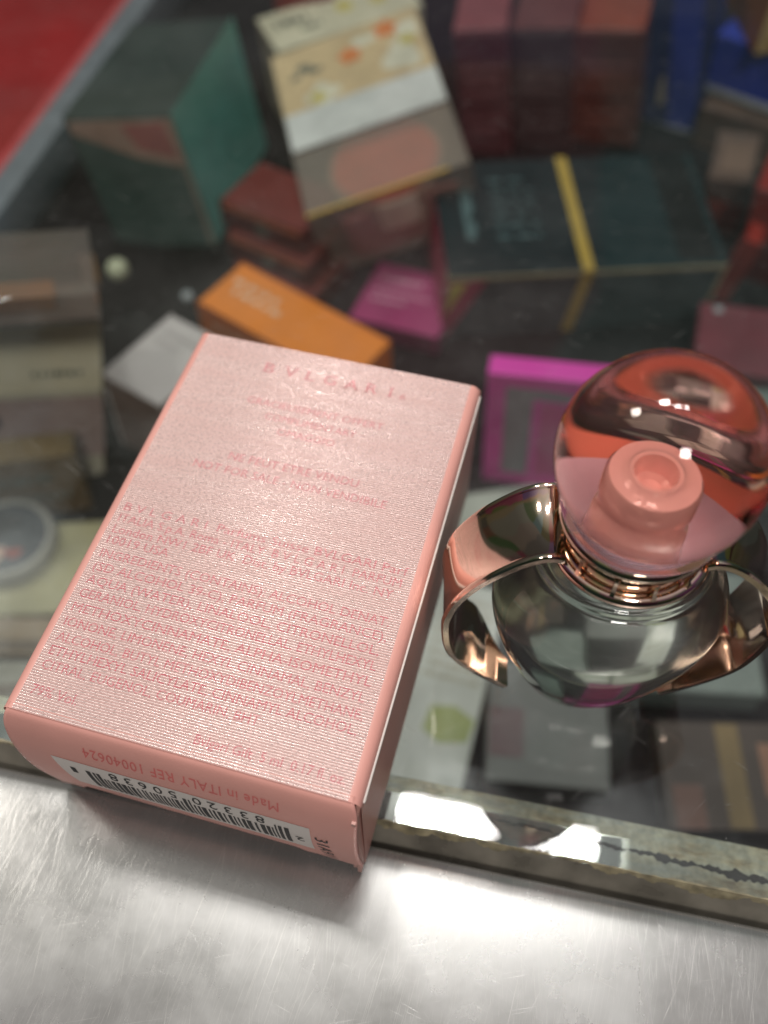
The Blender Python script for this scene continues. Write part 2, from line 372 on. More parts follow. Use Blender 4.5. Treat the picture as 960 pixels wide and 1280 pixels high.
def spline(pts, n=10):
    P = [Vector(p) for p in pts]; P = [2 * P[0] - P[1]] + P + [2 * P[-1] - P[-2]]; out = []
    for i in range(1, len(P) - 2):
        for k in range(n):
            t = k / n
            out.append(0.5 * (2 * P[i] + (P[i + 1] - P[i - 1]) * t + (2 * P[i - 1] - 5 * P[i] + 4 * P[i + 1] - P[i + 2]) * t * t
                              + (-P[i - 1] + 3 * P[i] - 3 * P[i + 1] + P[i + 2]) * t ** 3))
    out.append(P[-2]); return out

_tc = {}
def glyphs(text, spacing=1.0):
    """flat triangles of one line of text, cap height about 1"""
    key = (text, spacing)
    if key in _tc: return _tc[key]
    cu = bpy.data.curves.new('text', 'FONT'); cu.body = text; cu.size = 1.0; cu.space_character = spacing; cu.resolution_u = 2
    cu.fill_mode = 'FRONT'
    o = bpy.data.objects.new('text', cu); col.objects.link(o)
    dg = bpy.context.evaluated_depsgraph_get()
    me = bpy.data.meshes.new_from_object(o.evaluated_get(dg))
    v = [(p.co.x, p.co.y) for p in me.vertices]; f = [tuple(p.vertices) for p in me.polygons]
    bpy.data.objects.remove(o); bpy.data.curves.remove(cu); bpy.data.meshes.remove(me)
    x0 = min(p[0] for p in v); x1 = max(p[0] for p in v)
    cap = 0.72
    v = [((x - x0) / (x1 - x0), y / cap) for x, y in v]
    _tc[key] = (v, f, (x1 - x0) / cap)
    return _tc[key]
def write(mb, text, x0, x1, y, cap, fn, spacing=1.0, flip=False, mi=0):
    """lay one line from x0 to x1 with its baseline at y; fn maps (x, y) to the surface"""
    v, f, _ = glyphs(text, spacing)
    if flip: P = [fn(x1 - a * (x1 - x0), y + cap - b * cap) for a, b in v]
    else: P = [fn(x0 + a * (x1 - x0), y + b * cap) for a, b in v]
    mb.add(P, f, mi)

# ------------------------------------------------------------------ the glass-topped counter
steel = steelmat(); rail_m = railmat()
counter_glass = clear_sheet('counter_glass', (0.92, 0.94, 0.93), refl=1.35, grime=0.11)
dark_lining = pmat('dark_lining', (0.016, 0.012, 0.013), 0.8, scale=60)
for n_ in dark_lining.node_tree.nodes:
    if n_.type == 'BSDF_PRINCIPLED': n_.inputs['Specular IOR Level'].default_value = 0.1
black_gap = pmat('flat_black', (0.012, 0.011, 0.010), 0.8, scale=300)
edge_m = pmat('glass_edge_olive', (0.19, 0.175, 0.145), 0.3, mottle=0.35, scale=160)
glue_m = pmat('yellow_glue', (0.27, 0.235, 0.15), 0.45, mottle=0.5, scale=500)
grey_trim = pmat('grey_painted_metal', (0.20, 0.22, 0.25), 0.4)

counter = thing('display_counter', 'glass topped shop display counter with scratched steel front trim', 'display counter', (0, 0, 0))
counter['kind'] = 'structure'
mb = MB()
X0, X1, YB = -330.0, 330.0, 620.0
mb.add([(X0, 33.3, 0), (X1, 33.3, 0), (X1, YB, 0), (X0, YB, 0), (X0, 30.9, -5.5), (X1, 30.9, -5.5), (X1, YB, -5.5), (X0, YB, -5.5)],
       [(0, 1, 2, 3), (7, 6, 5, 4), (1, 5, 6, 2), (2, 6, 7, 3), (3, 7, 4, 0)])
mb.build('glass_top', counter_glass, counter)
def jag(x, amp, f, s):
    return amp * (math.sin(x * f + s) * 0.5 + math.sin(x * f * 2.7 + s * 2) * 0.3 + math.sin(x * f * 7.1 + s * 3) * 0.25)
xs = [-100 + 220 * i / 900 for i in range(901)]
mb = MB(); mb.grid(lambda x, t: (x, 33.25 - 2.55 * t, -0.15 - 5.5 * t), xs, [0, .3, .6, 1]); ge = mb.build('ground_edge', edge_m, counter, fix=False)
mb = MB()                                               # crust of old glue along the upper lip
def crust(x, t):
    lip = 0.22 + jag(x, .16, .37, 1) + jag(x, .08, 2.1, 5); low = max(0.06, 0.38 + jag(x, .42, .17, 2) + jag(x, .16, .9, 7) + jag(x, .07, 3.3, 3))
    if t < .5: return (x, 33.3 + lip * (1 - 2 * t), 0.03)
    k = low * (t - .5) * 2; return (x, 33.3 - k + .02, -2.15 * k + .06)
mb.grid(crust, xs, [0, .5, 1]); mb.build('glue_crust', glue_m, counter, fix=False)
mb = MB(); mb.box(X0, X1, 30.95, 41.6, -9, -5.9); mb.build('mirror_rail', rail_m, counter)
mb = MB()                                               # torn black tape showing along the rail
def tape(x, t):
    c = 38.3 - 0.028 * (x - 5) + jag(x, .22, .8, 4)
    wv = max(0.0, 0.12 + (x - 6) * 0.013) if x > 6 else 0.0
    wv = min(wv, 0.75) * (1 + 0.35 * math.sin(x * 1.9) + 0.2 * math.sin(x * 5.3))
    return (x, c + (t - .5) * wv * (1.5 + .6 * math.sin(x * .63 + 1)) + (jag(x, .12, 3.1, 1) if t > .5 else 0), -5.8)
xt = [2 + 75 * i / 400 for i in range(401)]
mb.grid(tape, xt, [0, 1]); mb.build('torn_tape', black_gap, counter, fix=False)
mb = MB(); mb.box(X0, X1, 26, 30.9, -14, -6.2); mb.build('dark_gap', black_gap, counter)  # near-black block filling the gap behind the trim
prof = [(30.15, -8), (30.2, -3.0), (30.1, -2.0), (29.75, -1.25), (29.1, -0.85), (28.2, -0.62), (26, -0.45), (20, -0.30), (10, -0.2), (0, -0.4), (-8, -0.9), (-16, -2.2), (-24, -5), (-30, -10), (-33, -20), (-34, -60)]
pr = spline([(a, b, 0) for a, b in prof], 5)
mb = MB(); mb.grid(lambda x, i: (x, pr[i][0], pr[i][1]), [-260 + 30 * k for k in range(21)], range(len(pr)))
mb.build('steel_trim', steel, counter, smooth=True, sharp=60)
mb = MB(); mb.box(-420, X1, 31, YB, -134, -131); mb.build('shelf', dark_lining, counter)
mb = MB(); mb.box(-420, X1, YB, YB + 4, -134, -6); mb.build('back_panel', dark_lining, counter)
mb = MB(); mb.box(-420, X1, 27, 30.8, -134, -14.2); mb.build('front_panel', dark_lining, counter)

red_paint = pmat('red_lacquer', (0.36, 0.008, 0.010), 0.4, mottle=0.2, scale=18)
red_lip = pmat('pink_red_lip', (0.60, 0.09, 0.10), 0.4)
rc = thing('tray', 'big red lacquered tray with a grey rim on the shelf beside the big teal cube', 'tray', (-229, 330, -130.8), (0, 0, -1.5))
mb = MB(); mb.box(-130, -2.2, -250, 240, 0, 19); mb.build('tray_bottom', red_paint, rc, bevel=1.0)
mb = MB(); mb.box(-2.1, 2.4, -250, 240, 0, 20); mb.build('lip', red_lip, rc, bevel=.5)
mb = MB(); mb.box(2.5, 15, -250, 240, 0, 21); mb.build('rim', grey_trim, rc, bevel=1.0)

# ------------------------------------------------------------------ the pink perfume carton
WX, LY, DZ = 44.0, 63.75, 26.7
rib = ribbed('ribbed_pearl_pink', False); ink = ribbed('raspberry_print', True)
salmon = pmat('salmon_board', (0.82, 0.40, 0.345), 0.42, mottle=0.05, scale=90, bump=0.05, bscale=3000)
paper = pmat('white_board_edge', (0.85, 0.78, 0.73), 0.6, mottle=0.06)
side_m = pmat('salmon_shaded_board', (0.60, 0.32, 0.27), 0.38, mottle=0.06, scale=70)  # the side panel's shade is put into this darker salmon
label_m = pmat('white_label', (0.80, 0.74, 0.70), 0.5, mottle=0.03)
black_ink = pmat('black_ink', (0.02, 0.018, 0.02), 0.5)
flap_ink = pmat('rose_ink', (0.72, 0.17, 0.16), 0.45)

carton = thing('perfume_carton', 'pink ribbed perfume carton lying flat on the glass with a barcode on its end', 'perfume box', (-53.28, 29.49, 0.02), (0, 0, -3.84))
rad = 1.5
arc = [(WX - rad + rad * math.cos(a), DZ - rad + rad * math.sin(a)) for a in [R(90 * k / 6) for k in range(7)]]
arcl = [(rad - rad * math.sin(a), DZ - rad + rad * math.cos(a)) for a in [R(90 * k / 6) for k in range(7)]]
sec = [(0.2, 0), (WX - .2, 0)] + arc + arcl
y0, y1 = 0.9, LY
mb = MB(); n = len(sec)
mb.v = [(x, y0, z) for x, z in sec] + [(x, y1 - (0.25 if z > DZ - 1 else 0), z) for x, z in sec]
for i in range(n):
    j = (i + 1) % n
    if i == 0: mi = 2
    elif 1 <= i <= 1: mi = 2
    else: mi = 1
    if i == n - 1: mi = 1
    if abs(sec[i][1] - DZ) < 1e-6 and abs(sec[j][1] - DZ) < 1e-6: mi = 0
    mb.f.append((i, j, n + j, n + i)); mb.mi.append(mi)
mb.f.append(tuple(n + i for i in range(n))); mb.mi.append(1)
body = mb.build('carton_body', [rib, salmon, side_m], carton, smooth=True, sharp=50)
# end flap: rolls over the front edge and bows outward
FP = spline([(1.6, DZ + .02, 0), (0.9, 26.5, 0), (0.2, 25.6, 0), (-.7, 23.1, 0), (-1.35, 19.4, 0), (-1.55, 14.2, 0), (-1.2, 9, 0), (-.7, 5, 0), (-.2, 1.2, 0)], 6)
def flap_y(z):
    for a, b in zip(FP, FP[1:]):
        if a[1] >= z >= b[1]: t = (a[1] - z) / (a[1] - b[1] + 1e-9); return a[0] + (b[0] - a[0]) * t
    return FP[-1][0]
def zbot(x):
    if x < 1.6: return 1.0 + 0.4 * x
    if x < 3.6: return 1.7 + 0.35 * math.sin(x * 3)
    if x < 5.4: return 1.7 + (x - 3.6) * 1.95
    if x < 35.2: return 5.2 + 0.12 * math.sin(x * 1.7)
    if x < 36.2: return 5.2 - (x - 35.2) * 2.2
    if x < 38: return 3.0 + (x - 36.2) * .5
    return 3.9 - (x - 38) * .28
def flap(x, z, off=0.0):
    # the sides curl in a touch towards the ends
    return (x, flap_y(z) - off, z)
xs = [0.15 + (WX - .3) * i / 110 for i in range(111)]
zs = [p[1] for p in FP if p[1] > 6.0]
mb = MB()
rows = len(zs) + 4
def fp(x, k):
    if k < len(zs): 
        z = zs[k]; y = FP[[p[1] for p in FP].index(z)][0]
        ins = 0.75 * (max(z - 22.5, 0) / 4.2) ** 3
        return (WX / 2 + (x - WX / 2) * (1 - ins / (WX / 2)), y, z)
    t = (k - len(zs) + 1) / 4; z = 6.0 + (zbot(x) - 6.0) * t
    return (x, flap_y(z), z)
mb.grid(fp, xs, range(rows))
fl = mb.build('end_flap', salmon, carton, smooth=True, fix=False)
so = fl.modifiers.new('thickness', 'SOLIDIFY'); so.thickness = 0.45 * S; so.offset = 1
mb = MB(); mb.box(43.25, 43.75, -0.7, 2.2, 1.0, 24.2); mb.box(42.6, 43.0, -0.4, 2.0, 1.5, 24.0); mb.build('dust_flap', side_m, carton)
mb = MB(); mb.box(43.7, 44.22, 1.6, LY - .8, 24.75, 25.35); mb.build('cut_edge', paper, carton, bevel=.1)
mb = MB(); mb.box(0.6, WX - .6, 3.2, 3.6, 0.3, 24); mb.build('tuck_panel', side_m, carton)
# printing on the end flap, upside down as the carton lies
mb = MB()
def lab_l(z): return 5.6 if z < 17.5 else 5.2
mb.grid(lambda u, z: flap((5.2 + (19.6 - z) * .10) + u * (33.0 - (19.6 - z) * .10), z, .06), [i / 20 for i in range(21)], [19.6 - 9.6 * k / 8 for k in range(9)])
lab = mb.build('barcode_label', label_m, fl, smooth=True, fix=False)
mb = MB(); x = 9.3; rng = random.Random(5); ib = 0
while x < 35.0:
    wb = rng.choice((.22, .22, .3, .45, .6)); gp = rng.choice((.2, .24, .3, .42))
    top = 17.6 if (ib < 3 or x > 33.6 or 21.6 < x < 23.0) else 16.2
    mb.grid(lambda u, z: flap(x + u * wb, z, .11), [0, 1], [top - (top - 11.4) * k / 4 for k in range(5)])
    x += wb + gp; ib += 1
mb.build('bars', black_ink, lab, fix=False)
mb = MB()
fl_fn = lambda a, b: flap(a, b, .115)
write(mb, '83320', 23.4, 32.6, 16.75, 2.3, fl_fn, 1.5, True)
write(mb, '50638', 12.6, 21.4, 16.75, 2.3, fl_fn, 1.5, True)
write(mb, '1', 7.2, 7.9, 15.6, 1.9, fl_fn, 1, True); write(mb, '2', 36.2, 37.3, 13.6, 1.7, fl_fn, 1, True)
mb.build('barcode_digits', black_ink, lab, fix=False)
mb = MB(); write(mb, 'Made in ITALY REF 10040624', 10.2, 34.6, 21.6, 2.1, lambda a, b: flap(a, b, .05), 1.05, True)
mb.build('origin_lettering', flap_ink, fl, fix=False)
mb = MB(); v, f, _ = glyphs('31A911', 1.1)
mb.add([flap(38.7 + b_ * 1.7 + a_ * .5, 17.0 - a_ * 11.5, .08) for a_, b_ in v], f); mb.build('date_stamp', black_ink, fl, fix=False)
# printing on the ribbed face
top_fn = lambda a, b: (a, b, DZ + .018)
mb = MB()
for ch, xc, wd in (('B', 12.9, 1.55), ('V', 16.2, 1.9), ('L', 19.3, 1.35), ('G', 22.3, 1.9), ('A', 25.6, 2.0), ('R', 28.7, 1.7), ('I', 31.5, .30)):
    write(mb, ch, xc - wd / 2, xc + wd / 2, 58.2, 1.9, top_fn)
def serif(x0, x1, y):
    mb.add([top_fn(x0, y), top_fn(x1, y), top_fn(x1, y + .14), top_fn(x0, y + .14)], [(0, 1, 2, 3)])
for a, b_, y in ((11.9, 12.5, 58.2), (11.9, 12.5, 59.95), (15.0, 15.9, 59.95), (16.6, 17.4, 59.95), (18.3, 19.1, 58.2), (18.3, 19.1, 59.95), (24.3, 25.1, 58.2), (26.1, 26.9, 58.2), (27.6, 28.3, 58.2), (27.6, 28.3, 59.95), (31.1, 31.9, 58.2), (31.1, 31.9, 59.95)):
    serif(a, b_, y)
write(mb, '®', 32.9, 33.9, 58.2, .9, top_fn)
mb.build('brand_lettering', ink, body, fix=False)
mb = MB()
write(mb, 'GRACIEUSEMENT OFFERT', 11.8, 32.2, 52.0, 1.25, top_fn); write(mb, 'COMPLIMENTARY', 15.3, 28.9, 49.7, 1.25, top_fn)
write(mb, 'OMAGGIO', 17.9, 26.4, 47.4, 1.25, top_fn)
write(mb, 'NE PEUT ETRE VENDU', 12.9, 31.6, 41.6, 1.35, top_fn); write(mb, 'NOT FOR SALE - NON VENDIBILE', 8.6, 36.2, 39.2, 1.35, top_fn)
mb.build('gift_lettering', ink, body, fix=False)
lines = [('B V L G A R I  Parfums Suisse BVLGARI Parf', 41.6), ('ITALIA S.p.A. Roma - ITALY  B V L G A R I  PARFUM', 41.2), ('London NW1 2BF UK  Dist. by BVLGARI Inc. NY', 40.6), ('10019 USA', 11.0),
         ('INGREDIENTS (CONTAINS): ALCOHOL DENAT.', 41.2), ('(SD ALCOHOL 39-C), PARFUM (FRAGRANCE),', 41.4), ('AQUA (WATER), LINALOOL, CITRONELLOL,', 41.0),
         ('GERANIOL, HYDROXYCITRONELLAL, ETHYLHEXYL', 41.2), ('METHOXYCINNAMATE, ALPHA-ISOMETHYL', 41.2), ('IONONE, LIMONENE, HEXYL CINNAMAL, BENZYL', 41.0),
         ('ALCOHOL, BUTYL METHOXYDIBENZOYLMETHANE,', 41.4), ('ETHYLHEXYL SALICYLATE, CINNAMYL ALCOHOL,', 41.2), ('CITRAL, EUGENOL, COUMARIN, BHT', 30.0)]
ys = [30.0, 28.2, 26.4, 24.7, 22.5, 20.5, 18.5, 16.5, 14.4, 12.3, 10.2, 8.3, 6.4]
mb = MB()
for (tx, xe), y in zip(lines, ys): write(mb, tx, 2.4, xe, y, 1.32, top_fn)
write(mb, '79% Vol.', 2.6, 8.6, 3.1, 1.35, top_fn)
write(mb, 'Bvlgari Gift  5 ml  0.17 fl. oz.', 23.6, 41.6, 2.5, 1.25, top_fn, 1.0, False)
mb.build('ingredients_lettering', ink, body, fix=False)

# ------------------------------------------------------------------ the miniature perfume bottle
gold = pmat('rose_gold', (0.90, 0.67, 0.55), 0.085, 1.0, mottle=0.03, scale=200, bump=0.012, bscale=250)
gold_pale = pmat('pale_gold', (0.82, 0.64, 0.50), 0.07, 1.0, mottle=0.03, scale=200)
bottle_glass = glassmat('bottle_glass', (0.975, 0.985, 0.975), 1.5)
perfume_m = glassmat('clear_perfume', (0.99, 0.985, 0.965), 1.36 / 1.5, 0.22)
acrylic = glassmat('pink_acrylic', (1.0, 0.93, 0.91), 1.49, 0.0, (1.0, 0.52, 0.40), 40.0)
plug_m = pmat('pale_pink_plastic', (0.90, 0.62, 0.58), 0.12, mottle=0.05, coat=1.0)
capfloor_m = pmat('mauve_plastic', (0.72, 0.78, 1.0), 0.15, mottle=0.05)
capring_m = pmat('coral_reflection_tint', (0.70, 0.40, 0.32), 0.3, mottle=0.08)  # colour put in for the red reflections inside the ball

bot = thing('perfume_bottle', 'miniature glass perfume bottle with pink ball cap and rose gold hoop, standing on the glass', 'perfume bottle', (15.43, 59.65, 0.03), (0, 0, 8.5))
bp = spline([(5.0, 0, 0), (6.1, .45, 0), (7.4, 2.5, 0), (8.9, 5.6, 0), (10.6, 9.6, 0), (12.3, 14.5, 0), (13.7, 19.5, 0), (14.5, 24.5, 0), (14.2, 28.5, 0), (12.8, 32.3, 0), (11.2, 34.6, 0), (10.5, 35.1, 0), (10.1, 35.9, 0), (9.5, 36.2, 0), (8.6, 37.2, 0), (7.6, 38.2, 0)], 5)
KY = 0.82
mb = MB(); mb.lathe([(0, .35), (3.6, .3), (4.6, .05)] + [(p[0], p[1]) for p in bp] + [(7.4, 38.6), (0, 38.6)], 128, 1, KY)
gbody = mb.build('glass_body', bottle_glass, bot, smooth=True, sharp=50)
lp = [(p[0] - 1.25, p[1]) for p in bp if 3.0 < p[1] < 34.4]
lp = [(lp[0][0] - 4.5, 2.2), (lp[0][0] - 1.0, 2.4)] + lp
mb = MB(); mb.lathe([(0, 2.1)] + lp + [(0, lp[-1][1] + .01)], 128, 1, KY)
mb.build('perfume', perfume_m, gbody, smooth=True, sharp=60)
# hoop of flat rose gold band either side of the body
hp = [(10.9, 4.9, 0), (14.9, 8.7, 0), (18.3, 13.2, 0), (19.7, 17.4, 0), (20.2, 22.9, 0), (19.9, 26.0, 0), (18.9, 29.7, 0), (16.4, 34.3, 0), (13.1, 38.1, 0), (10.7, 39.9, 0), (9.0, 40.4, 0), (7.9, 40.0, 0)]
wf, wb = -4.3, 6.2
cs = [(wf, -.35), (wf, .35), (wf + .2, .58), (wf + .55, .62), (wf + .85, .50), (wf + 1.0, .38), (wb - 1.0, .38), (wb - .85, .50), (wb - .55, .62), (wb - .2, .58), (wb, .35), (wb, -.35), (wb - .3, -.5), (wf + .3, -.5)]
for sgn in (-1, 1):
    path = spline(hp, 8); rings = []
    for i, p in enumerate(path):
        a = path[max(i - 1, 0)]; b = path[min(i + 1, len(path) - 1)]
        t = (b - a).normalized(); nx, nz = t[1], -t[0]
        k = i / (len(path) - 1); q0 = min(1.0, k / 0.12); sq = 0.42 + 0.58 * q0 * q0 * (3 - 2 * q0)        # the free ends narrow
        rings.append([(sgn * (p[0] + nx * n_), wf + (y_ - wf) * sq, p[1] + nz * n_) for y_, n_ in cs])
    mb = MB(); mb.sweep(rings); mb.build('gold_band', gold, bot, smooth=True, sharp=40)
col_ = thing  # (kept for clarity)
mb = MB()
mb.lathe([(7.7, 38.3), (8.5, 38.0), (9.1, 38.3), (9.35, 38.9), (9.1, 39.5), (8.4, 39.8), (7.7, 39.6)], 96, 1, .96, closed=True)
rim = mb.build('lower_rim', gold, bot, smooth=True, sharp=60)
mb = MB()
mb.lathe([(7.6, 38.0), (7.6, 43.6)], 96, 1, .98); mb.lathe([(7.6, 43.2), (8.3, 43.1), (8.75, 43.5), (8.8, 44.1), (8.4, 44.6), (7.4, 44.7)], 96, 1, .98)
collar = mb.build('collar', gold_pale, bot, smooth=True, sharp=60)
for k in range(12):
    a = 2 * math.pi * (k + .35) / 12; mb = MB(); c_, s_ = math.cos(a), math.sin(a)
    rings = []
    for rr_, z, hw in ((8.7, 39.3, .30), (8.35, 40.4, .22), (8.15, 41.6, .2), (8.3, 42.6, .3), (8.7, 43.4, .42)):
        rings.append([((rr_ + d) * c_ - q_ * s_, ((rr_ + d) * s_ + q_ * c_) * .98, z) for d, q_ in ((.15, -hw), (.15, hw), (-.5, hw), (-.5, -hw))])
    mb.sweep(rings); mb.build('claw', gold_pale, collar, smooth=True, sharp=50)
# the ball cap
sph = []
RC, ZC = 10.8, 54.2
for k in range(0, 40):
    a = -R(38) + (R(90) + R(38)) * k / 39
    sph.append((RC * math.cos(a), ZC + RC * math.sin(a)))
low = [(8.35, 45.0), (8.6, 45.1), (8.8, 45.5)]
sph = [(r_, z) for r_, z in sph if z > 47.2]
sph[-1] = (0, ZC + RC)
mb = MB(); mb.lathe([(0, 45.0)] + low + [(p[0], p[1]) for p in spline([(8.8, 45.5, 0), (9.15, 46.4, 0), (sph[0][0], sph[0][1], 0)], 4)[1:-1]] + sph, 128)
capo = mb.build('ball_cap', acrylic, bot, smooth=True, sharp=60)
mb = MB(); mb.lathe([(0, 44.78), (6.75, 44.78), (6.75, 45.3), (0, 45.3)], 96); mb.build('cap_floor', capfloor_m, capo, smooth=True, sharp=40)
mb = MB(); mb.lathe([(6.8, 44.74), (8.2, 44.74), (8.25, 44.94), (6.8, 44.94)], 96, closed=True); mb.build('cap_tint_ring', capring_m, capo, smooth=True, sharp=40)  # added ring, tints the ball in place of its inner reflections
mb = MB(); mb.lathe([(0, 45.1), (2.2, 45.2), (2.2, 45.9), (2.35, 46.1), (2.45, 47.3), (2.65, 47.5), (2.75, 48.6), (2.62, 48.8), (2.72, 49.8), (2.95, 50.0), (3.1, 51.6), (2.95, 52.0), (2.4, 52.2), (2.0, 52.3), (1.75, 52.6), (1.5, 52.6), (1.3, 52.1), (1.15, 51.3), (.7, 51.05), (0, 51.2)], 96)
mb.build('cap_plug', plug_m, capo, smooth=True, sharp=40)

# ------------------------------------------------------------------ goods on the shelf under the glass
CM = {}
def cm(name, c, rough=0.45, mottle=0.15, coat=0.0, metal=0.0):
    m_ = pmat(name, c, rough, metal, mottle=mottle, scale=70, coat=coat)
    for n in m_.node_tree.nodes:
        if n.type == 'BSDF_PRINCIPLED': n.inputs['Specular IOR Level'].default_value = 0.22
    return m_
class Carton:
    """a box carton: origin under its middle; panels are printed areas or labels a hair proud of a face"""
    def __init__(s, name, label, cat, loc, dims, rot, mats, group=None, bevel=0.5, body='carton_body'):
        s.w, s.d, s.h = dims; s.t = thing(name, label, cat, loc, rot, group)
        mb = MB(); w_, d_, h_ = s.w / 2, s.d / 2, s.h
        v = [(x, y, z) for z in (0, h_) for y in (-d_, d_) for x in (-w_, w_)]
        F = [(0, 2, 3, 1), (4, 5, 7, 6), (0, 1, 5, 4), (2, 6, 7, 3), (0, 4, 6, 2), (1, 3, 7, 5)]      # bottom top front back left right
        if not isinstance(mats, (list, tuple)): mats = [mats]
        idx = [0, 0, 1, 0, 2, 2] if len(mats) == 3 else ([0, 0, 1, 1, 1, 1] if len(mats) == 2 else [0] * 6)
        for f, i in zip(F, idx): mb.add([v[k] for k in f], [(0, 1, 2, 3)], i)
        bm_o = mb.build(body, mats, s.t)
        bm = bmesh.new(); bm.from_mesh(bm_o.data); bmesh.ops.remove_doubles(bm, verts=bm.verts, dist=1e-6)
        bmesh.ops.bevel(bm, geom=list(bm.edges), offset=bevel * S, segments=2, affect='EDGES', profile=.5)
        bmesh.ops.recalc_face_normals(bm, faces=bm.faces); bm.to_mesh(bm_o.data); bm.free(); s.body = bm_o
    def pt(s, face, u, v, off=0.15):
        w_, d_, h_ = s.w / 2, s.d / 2, s.h
        if face == 'top': return (-w_ + u * s.w, -d_ + v * s.d, h_ + off)
        if face == 'front': return (-w_ + u * s.w, -d_ - off, v * h_)
        if face == 'right': return (w_ + off, -d_ + u * s.d, v * h_)
        if face == 'left': return (-w_ - off, d_ - u * s.d, v * h_)
    def panel(s, name, face, pts, mat, off=0.15):
        mb = MB(); a = [s.pt(face, u, v, off) for u, v in pts]; b = [s.pt(face, u, v, -.05) for u, v in pts]; n = len(pts)
        mb.add(a + b, [tuple(range(n))] + [(i, (i + 1) % n, n + (i + 1) % n, n + i) for i in range(n)])
        return mb.build(name, mat, s.t)
    def rect(s, name, face, u0, u1, v0, v1, mat, off=0.15):
        return s.panel(name, face, [(u0, v0), (u1, v0), (u1, v1), (u0, v1)], mat, off)
    def disc(s, name, face, u, v, r, mat, off=0.3, n=28):
        W_, H_ = (s.w, s.d) if face == 'top' else (s.w, s.h)
        return s.panel(name, face, [(u + r / W_ * math.cos(2 * math.pi * k / n), v + r / H_ * math.sin(2 * math.pi * k / n)) for k in range(n)], mat, off)
    def smears(s, name, face, lines, mat, off=0.2, seed=1):
        """rows of small printed marks too blurred in the photograph to read"""
        rg = random.Random(seed); mb = MB()
        for u0, u1, v, hgt in lines:
            u = u0
            while u < u1:
                l_ = rg.uniform(.02, .07)
                q_ = [s.pt(face, u, v, off), s.pt(face, min(u + l_, u1), v, off), s.pt(face, min(u + l_, u1), v + hgt, off), s.pt(face, u, v + hgt, off)]
                mb.add(q_, [(0, 1, 2, 3)]); u += l_ + rg.uniform(.012, .03)
        return mb.build(name, mat, s.t)

Z0 = -130.9
teal_top = cm('olive_black_card', (0.05, 0.065, 0.06), 0.4); teal_lit = cm('teal_lit_card', (0.15, 0.44, 0.39), 0.4); teal_front = cm('bottle_green_card', (0.10, 0.16, 0.145), 0.45)  # side face painted lighter than the others, as if lit
pinkbeige = cm('pink_beige_print', (0.55, 0.38, 0.30)); rose = cm('rose_print', (0.55, 0.20, 0.18))
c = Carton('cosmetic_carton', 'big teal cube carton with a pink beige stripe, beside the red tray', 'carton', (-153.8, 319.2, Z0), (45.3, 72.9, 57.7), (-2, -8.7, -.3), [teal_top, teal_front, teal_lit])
c.panel('printed_stripe', 'front', [(.02, .97), (.98, .97), (.98, .62), (.55, .70), (.02, .88)], pinkbeige)
c.panel('printed_patch', 'front', [(.5, .93), (.9, .95), (.92, .70), (.6, .76)], rose, .3)
c.rect('light_edge', 'front', .94, .99, .02, .66, cm('pale_tan_edge', (.35, .33, .27)), .2)  # paler strip down one edge of the front

# blusher pack: printed card over a clear tray holding a coral pan
peach = cm('peach_card', (0.66, 0.50, 0.30)); cream = cm('cream_card', (0.66, 0.61, 0.46)); white_card = cm('white_card', (0.66, 0.67, 0.66)); ivory = cm('ivory_print', (0.74, 0.70, 0.56))
orange_p = cm('orange_flower_print', (0.72, 0.24, 0.08)); greyprint = cm('grey_print', (0.16, 0.17, 0.14)); yellow_p = cm('yellow_flower_print', (0.62, 0.52, 0.16))
coral = cm('coral_powder', (0.80, 0.16, 0.10), 0.7, .12); goldline = cm('gold_line', (0.62, 0.40, 0.10), 0.35)
tray = clear_sheet('clear_tray', (0.80, 0.74, 0.68), 1.6, milk=0.36)
t = thing('blusher_pack', 'clear blusher pack with peach flower printed card, white band and round coral pan', 'blusher pack', (-70.3, 326.7, -113.0), (6.9, -14.1, 21.8))
w_, d_, h_ = 63.3 / 2, 90.2 / 2, 33.2
mb = MB(); mb.box(-w_, w_, -d_, d_, 0, h_); mb.build('tray', tray, t)
mb = MB(); mb.box(-w_ + .5, w_ - .5, -d_ * .0 - 1, d_ - .3, h_ + .1, h_ + .8); card = mb.build('printed_card', peach, t)
mb = MB(); mb.box(-w_ + .6, w_ - .6, -d_ * .0 - 12, 8, h_ + .85, h_ + 1.3); mb.build('white_band', white_card, t)
def blob(name, x, y, r, mat, parent, z, k=5, seed=0, asp=1):
    rg = random.Random(seed); n = 26; ph = rg.random() * 6
    mb = MB(); pts = [(x + r * (1 + .22 * math.sin(k * 2 * math.pi * i / n + ph) + .1 * rg.random()) * math.cos(2 * math.pi * i / n), y + asp * r * (1 + .22 * math.sin(k * 2 * math.pi * i / n + ph)) * math.sin(2 * math.pi * i / n), z) for i in range(n)]
    mb.add(pts, [tuple(range(n))]); return mb.build(name, mat, parent, fix=False)
blob('orange_flower', 17, 38, 4.4, orange_p, card, h_ + .9, 5, 1); blob('orange_flower', 0.5, 30, 4.2, orange_p, card, h_ + .9, 5, 2)
blob('ivory_leaf', 8, 36, 6, ivory, card, h_ + .85, 3, 3, .5); blob('ivory_leaf', -14, 14, 6.5, ivory, card, h_ + .85, 4, 4, .9); blob('ivory_leaf', 20, 20, 7, ivory, card, h_ + .85, 3, 5, 1.2); blob('ivory_leaf', 25, 34, 4.5, ivory, card, h_ + .85, 4, 6, 1.2)
blob('yellow_flower', -16, 13, 3, yellow_p, card, h_ + .92, 5, 7); blob('yellow_flower', 24, 28, 3, yellow_p, card, h_ + .92, 5, 8)
